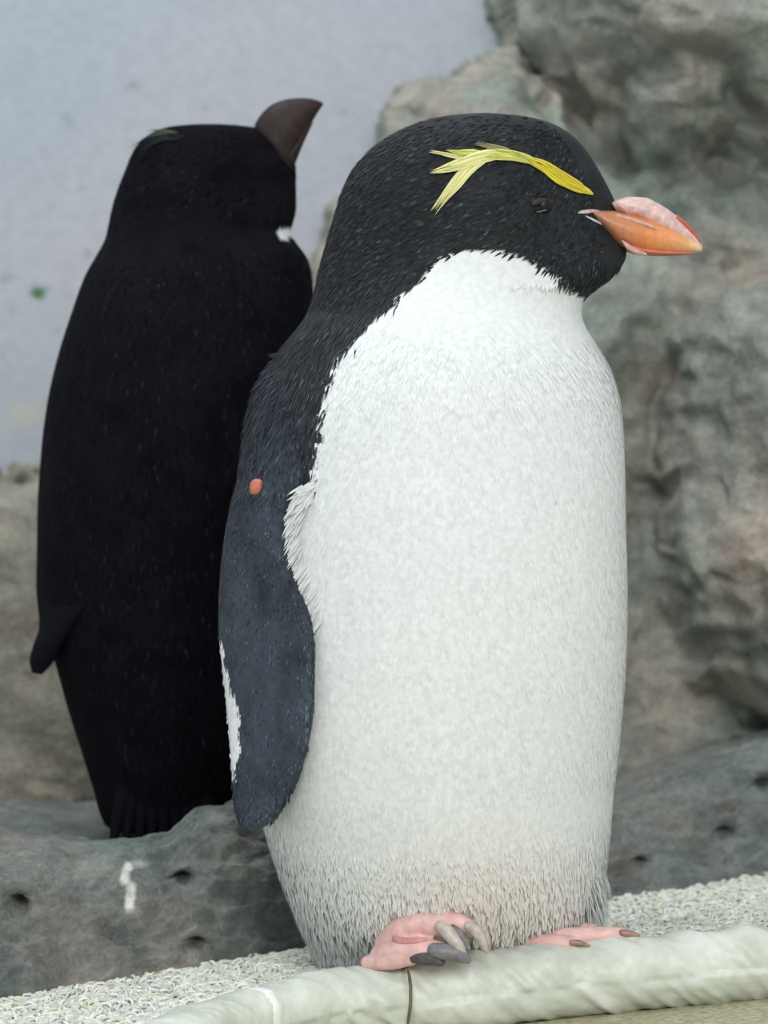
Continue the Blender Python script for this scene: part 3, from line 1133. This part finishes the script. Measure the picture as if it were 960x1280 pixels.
# bill
t = NT('bill_orange')
c = t.coord()
sep = t.n('ShaderNodeSeparateXYZ'); t.l(c, sep.inputs[0])
mr = t.n('ShaderNodeMapRange'); mr.inputs['From Min'].default_value = 0.095; mr.inputs['From Max'].default_value = 0.165
t.l(sep.outputs['X'], mr.inputs['Value'])
colb = t.ramp(mr.outputs[0], [(0.0, (.40, .20, .14)), (0.25, (.50, .20, .09)), (0.6, (.72, .25, .08)), (0.88, (.76, .35, .15)), (1.0, (.80, .55, .30))])
nz = t.noise(c, 300, 3)
colb = t.mix(.5, colb, t.ramp(nz, [(.3, (.75, .75, .75)), (.7, (1.2, 1.2, 1.2))]), 'MULTIPLY')
M_BILL = t.fin(colb, 0.38, 0.5)
M_CULM = mat_simple('bill_pink', (.66, .45, .41), 0.35, 0.5, 0.25, 220, bump=0.1)
M_CULMTIP = mat_simple('bill_red', (.50, .10, .05), 0.35, 0.5, 0.2, 220)
M_GAPE = mat_simple('gape_skin', (.58, .36, .32), 0.6, 0.3, 0.2, 300)
M_STRIPE = mat_simple('gape_stripe', (.60, .60, .66), 0.55, 0.3, 0.2, 300)
# latericorn / side plates: (top x,y, bottom x,y)
bill_st = [(738, 262, 742, 276, 0, 0, .030), (752, 263, 758, 292, 0, 0, .034), (768, 264, 772, 305, 0, 0, .033), (785, 266, 788, 313, 0, 0, .031), (805, 271, 808, 317, 0, 0, .0265), (828, 280, 828, 318, 0, 0, .023),
           (848, 290, 848, 317.5, 0, 0, .018), (864, 298, 863, 316, 0, 0, .012), (873, 305, 872, 315, 0, 0, .0075), (877, 310, 877, 314, 0, 0, .003)]
YB = -.004
V, F = px_loft(bill_st, YB, 32, 60)
bill = mesh_obj('bill', V, F, M_BILL, root)
cul_st = [(764, 254, 772, 268, 0, 0, .012), (774, 249, 782, 271, 0, 0, .020), (788, 246, 794, 273, 0, 0, .022), (806, 247, 808, 281, 0, 0, .020), (824, 255, 822, 289, 0, 0, .018),
          (842, 267, 838, 296, 0, 0, .0155), (857, 280, 853, 303, 0, 0, .012), (868, 292, 865, 307, 0, 0, .009), (876, 304, 873, 311, 0, 0, .005), (878.5, 309, 877, 313, 0, 0, .002)]
V, F = px_loft(cul_st, YB, 32, 60)
o = mesh_obj('culmen', V, F, M_CULM, bill); o['label'] = 'pale pink ridge of the bill'
V, F = px_loft([(846, 268, 843, 276, 0, 0, .012), (858, 278, 855, 286, 0, 0, .0115), (869, 290.5, 866, 297, 0, 0, .009), (876, 302.5, 874, 306, 0, 0, .005)], YB, 20, 20)
mesh_obj('bill_tip', V, F, M_CULMTIP, bill)['label'] = 'dark red leading edge of the bill'
low_st = [(772, 296, 777, 304, 0, 0, .018), (785, 303, 785, 315, 0, 0, .021), (805, 310, 803, 319, 0, 0, .019), (830, 313, 829, 320, 0, 0, .0155), (850, 314, 849, 319.5, 0, 0, .011), (866, 314.5, 865, 318, 0, 0, .006)]
V, F = px_loft(low_st, YB, 24, 40)
mesh_obj('lower_bill', V, F, mat_simple('bill_lower', (.60, .20, .12), 0.45, 0.4, 0.2, 260), bill)
# gape skin and pale stripes running back onto the cheek
for (pts, r, m, nm) in [([(778, 301), (786, 309), (797, 315), (808, 318)], .0017, M_GAPE, 'gape_skin'),
                        ([(725, 264), (740, 264), (758, 268), (780, 272), (805, 280), (826, 288)], .0013, M_GAPE, 'gape_line'),
                        ([(723, 266), (732, 265), (746, 264)], .0011, M_STRIPE, 'gape_stripe'), ([(732, 270), (744, 276), (756, 282)], .0008, M_STRIPE, 'gape_stripe'),
                        ([(768, 252), (776, 258), (784, 264)], .0008, M_GAPE, 'nostril_rim')]:
    P3 = []
    for (x, y) in pts:
        k = np.interp(x, [757, 770, 788, 808, 828, 848], [.0075, .0135, .0142, .0132, .0112, .0085])
        yb_ = FB.front_y(x, y)[0] if x < 772 else 9
        P3.append(at(x, y, min(yb_, (YB - k * .90) if x > 755 else 9) - .0004))
    V, F = tube(P3, [r * .4] + [r] * (len(P3) - 2) + [r * .4], 10, K=24)
    mesh_obj(nm, V, F, m, bill)

# feet
M_PINK = mat_simple('foot_pink', (.78, .50, .47), 0.5, 0.4, 0.14, 180, sss=0.15, bump=0.25)
M_CLAW = mat_simple('claw_grey', (.20, .19, .20), 0.4, 0.5, 0.35, 260)
M_CLAWP = mat_simple('claw_pale', (.52, .46, .42), 0.4, 0.5, 0.2, 260)
M_CLAWB = mat_simple('claw_brown', (.32, .19, .15), 0.4, 0.5, 0.3, 260)
M_SOLE = mat_simple('foot_dark', (.10, .09, .10), 0.6, 0.3, 0.3, 260)


def merge(parts):
    Vs, Fs, n = [], [], 0
    for V, F in parts:
        Vs.append(V)
        Fs += [tuple(i + n for i in f) for f in F]
        n += len(V)
    return np.vstack(Vs), Fs


def foot(name, segs, claws, folds=(), dY=0.0):
    def at(x, y, Y):
        return at_world(x, y, Y + dY)
    V, F = merge([tube([at(*p[:3]) for p in s], [p[3] for p in s], 16, K=24, flat=fl) for s, fl in segs])
    o = mesh_obj(name, V, F, M_PINK, root)
    rm = o.modifiers.new('fuse', 'REMESH'); rm.mode = 'VOXEL'; rm.voxel_size = 0.0011; rm.use_smooth_shade = True
    sm = o.modifiers.new('soften', 'SMOOTH'); sm.factor = .6; sm.iterations = 4
    for (pts, m) in folds:
        V, F = tube([at(*p[:3]) for p in pts], [p[3] for p in pts], 14, K=22)
        mesh_obj('web_fold', V, F, m, o)
    for (pts, m) in claws:
        V, F = tube([at(*p[:3]) for p in pts], [p[3] for p in pts], 14, K=22)
        mesh_obj('claw', V, F, m, o)
    return o


foot('foot',
     [([(478, 1196, -.055, .0095), (500, 1190, -.066, .0095), (524, 1187, -.074, .0085), (552, 1189, -.080, .0065)], .9),
      ([(486, 1182, -.050, .010), (505, 1163, -.060, .0100), (530, 1154, -.068, .0080), (556, 1160, -.075, .0058)], .95),
      ([(500, 1168, -.050, .012), (535, 1154, -.062, .0095), (570, 1153, -.073, .0066), (592, 1163, -.078, .0045)], .95),
      ([(458, 1203, -.060, .0048), (485, 1202, -.068, .0058), (515, 1196, -.074, .0060)], .9)],
     [([(548, 1156, -.081, .0030), (560, 1166, -.084, .0043), (572, 1182, -.085, .0040), (582, 1199, -.084, .0017)], M_CLAWP),
      ([(584, 1156, -.082, .0026), (594, 1163, -.084, .0036), (603, 1177, -.084, .0030), (609, 1190, -.083, .0013)], M_CLAWP),
      ([(540, 1187, -.084, .0042), (558, 1190, -.086, .0050), (574, 1195, -.086, .0042), (586, 1201, -.085, .0020)], M_CLAW),
      ([(514, 1196, -.076, .0035), (532, 1197, -.081, .0045), (552, 1201, -.083, .0035)], M_SOLE),
      ([(566, 1158, -.078, .0020), (578, 1172, -.082, .0028), (586, 1186, -.083, .0016)], M_CLAW)],
     [([(492, 1172, -.0705, .0014), (505, 1177, -.0745, .0026), (520, 1177, -.0785, .0022), (532, 1174, -.080, .0010)], mat_simple('web_red', (.62, .30, .27), .55))], -.022)
foot('foot',
     [([(650, 1172, -.020, .010), (690, 1172, -.030, .0075), (735, 1169, -.034, .0060), (770, 1168, -.034, .0055), (785, 1170, -.034, .0042)], .85),
      ([(660, 1178, -.030, .008), (690, 1178, -.040, .0058), (718, 1178, -.044, .0045)], .85),
      ([(640, 1165, .0, .012), (690, 1165, -.01, .009), (740, 1163, -.012, .006)], .85)],
     [([(776, 1166, -.0375, .0022), (789, 1168, -.0375, .0024), (802, 1173, -.037, .0010)], M_CLAWB),
      ([(714, 1178, -.0475, .0018), (725, 1179, -.048, .0019), (737, 1183, -.048, .0008)], M_CLAWB)], (), -.022)
adopt(root)

# ---------------- rear penguin, back turned, bill raised
Y2 = 0.27
rear_rows = [(157, 228, 300, .010, 0), (160, 208, 322, .022, 0), (167, 190, 340, .033, 0), (180, 173, 358, .042, 0), (205, 160, 369, .049, 0), (235, 148, 370, .054, 0),
             (262, 140, 370, .057, 0), (280, 136, 366, .058, 0), (292, 134, 363, .060, 0), (302, 131, 369, .063, 0), (320, 121, 383, .072, 0), (345, 107, 390, .083, 0),
             (390, 91, 393, .096, 0), (440, 75, 395, .105, 0), (500, 61, 396, .111, 0), (560, 53, 396, .114, 0), (640, 48, 396, .116, 0), (700, 48, 394, .116, 0),
             (780, 59, 388, .114, 0), (860, 79, 372, .108, 0), (920, 97, 352, .100, 0), (980, 116, 324, .088, 0), (1010, 124, 304, .078, 0), (1028, 132, 285, .062, 0),
             (1036, 145, 262, .040, 0), (1040, 170, 235, .015, 0)]
RB = Body(rear_rows, Y2, (190, 230, .4))
b0 = at(205, 1038, Y2)
root = empty('penguin', (b0[0], Y2, b0[2]))
tag(root, 'dark penguin with its back turned and bill raised, standing on the rock ledge', 'penguin', 'penguins')
SHADED_BLACK = np.array([.0040, .0040, .0066])  # same black plumage, lowered so the colour carries the bird's shade


def rear_mask(P):
    px, py = to_px(P)
    R = RB.at_py(640 + (CAMZ - P[:, 2]) / RB.s)
    back = (P[:, 1] - R[:, 3]) / np.maximum(R[:, 2], 1e-6)
    throat = (px > 348) & (py > 284) & (py < 298)
    return ((back > .25) & (py > 300) & (P[:, 0] > R[:, 0] - .6 * R[:, 1])) | throat


V, F, _, _ = RB.mesh(150, 96)
wm = rear_mask(V).astype(float)[:, None]
mesh_obj('body', V, F, M_FEATHER_SHADED, root, cols=wm * WHITE * .9 + (1 - wm) * SHADED_BLACK * (1 + .4 * fbm(V, 60, 3, 19)[:, None]))
NB = 46000
pys = rng.uniform(160, 1034, NB)
ths = rng.uniform(0, 2 * math.pi, NB)
P = RB.point(pys, ths); Nn = RB.normal(pys, ths); Rr = RB.at_py(pys)
acc = rng.random(NB) < (Rr[:, 1] + Rr[:, 2]) / .24
P, Nn, Rr, pys, ths = P[acc], Nn[acc], Rr[acc], pys[acc], ths[acc]
nb = len(P)
qx = (P[:, 0] - Rr[:, 0]) / Rr[:, 1]
head = np.clip((320 - pys) / 60, 0, 1)
D = np.column_stack([.1 * qx - head * .9 + rng.normal(0, .13, nb), rng.normal(0, .1, nb), -np.ones(nb) + .35 * head])
wb = rear_mask(P).astype(float)[:, None]
cols = wb * WHITE * .9 + (1 - wb) * SHADED_BLACK * np.clip(rng.lognormal(0, .6, nb), .3, 5)[:, None]
blades(P, D, Nn, rng.uniform(.006, .011, nb), rng.uniform(.0012, .0022, nb), rng.uniform(.01, .07, nb), cols, 'plumage', M_FEATHER_SHADED, root, .02)
# wings: outer one ends in a tip poking out beside the rump
V, F = px_loft([(112, 400, 170, 395, .0, -.075, .02), (78, 470, 150, 470, -.005, -.085, .026), (58, 560, 140, 560, -.01, -.095, .026), (50, 660, 135, 660, -.01, -.10, .022),
                (48, 735, 125, 735, -.01, -.098, .018), (52, 780, 95, 775, -.02, -.085, .014), (43, 808, 74, 810, -.03, -.07, .010), (38, 826, 64, 830, -.035, -.06, .007), (40, 840, 52, 843, -.04, -.05, .003)], Y2, 40, 80)
mesh_obj('flipper', V, F, M_FEATHER_SHADED, root, cols=np.tile(SHADED_BLACK * 1.1, (len(V), 1)))
V, F = px_loft([(350, 400, 392, 395, .03, -.02, .02), (360, 500, 404, 500, .04, -.035, .024), (365, 620, 408, 620, .05, -.045, .022), (360, 740, 400, 740, .05, -.045, .018),
                (352, 820, 384, 820, .04, -.035, .012), (352, 860, 366, 860, .02, -.01, .005)], Y2, 32, 60)
mesh_obj('flipper', V, F, M_FEATHER_SHADED, root, cols=np.tile(SHADED_BLACK * 1.1, (len(V), 1)))
# tail of stiff dark feathers resting on the rock
tail_parts = []
for i in range(9):
    f = i / 8
    x0, x1 = 165 + 80 * f, 140 + 130 * f
    yend = 1058 - 24 * f ** 2 + random.uniform(-4, 4)
    tail_parts.append(tube([at(x0, 960, Y2 - .066), at((x0 + x1) / 2, 1005, Y2 - .076), at(x1, min(yend, 1057), Y2 - .084)], [.007, .006, .0022], 8, K=14))
V, F = merge(tail_parts)
mesh_obj('tail', V, F, M_FEATHER_SHADED, root, cols=np.tile(SHADED_BLACK * 1.1, (len(V), 1)))
# feet tucked under
for xx in (182, 250):
    parts = []
    for k in (-1, 0, 1):
        parts.append(tube([at(xx, 1024, Y2), at(xx + 8 + 10 * k, 1030, Y2 + .03), at(xx + 12 + 22 * k, 1031, Y2 + .06)], [.010, .007, .004], 10, K=14))
    V, F = merge(parts)
    mesh_obj('foot', V, F, M_PINK, root)
# bill raised to the right
M_BILLD = mat_simple('bill_dark_red', (.022, .012, .011), 0.6, 0.3, 0.35, 200)
V, F = px_loft([(318, 168, 366, 215, 0, 0, .020), (318, 158, 368, 200, 0, 0, .026), (328, 141, 373, 186, 0, 0, .026), (343, 129, 380, 173, 0, 0, .023), (362, 123.5, 386, 161, 0, 0, .019),
                (380, 122.5, 393, 148, 0, 0, .014), (394, 124.5, 399, 138, 0, 0, .008), (403, 128, 404, 131, 0, 0, .003)], Y2 - .006, 32, 50)
bill = mesh_obj('bill', V, F, M_BILLD, root)
V, F = px_loft([(352, 190, 368, 208, 0, 0, .016), (366, 180, 375, 190, 0, 0, .016), (378, 164, 383, 171, 0, 0, .012), (388, 150, 391, 154, 0, 0, .007)], Y2 - .006, 20, 30)
mesh_obj('lower_bill', V, F, M_BILLD, bill)
# crest wisps at the nape
lines = [([(230, 172), (205, 172), (185, 178), (166, 192)], [2, 4, 6, 9], 14, .0004, (.010, .020, .018), (0, .4), (.4, .7)),
         ([(225, 168), (205, 165), (192, 166), (180, 168)], [2, 3, 4, 4], 8, .0005, (.06, .08, .03), (0, .4), (.4, .7))]
crest(RB, lines, 1, 'brow_crest', root, out=.002)
adopt(root)
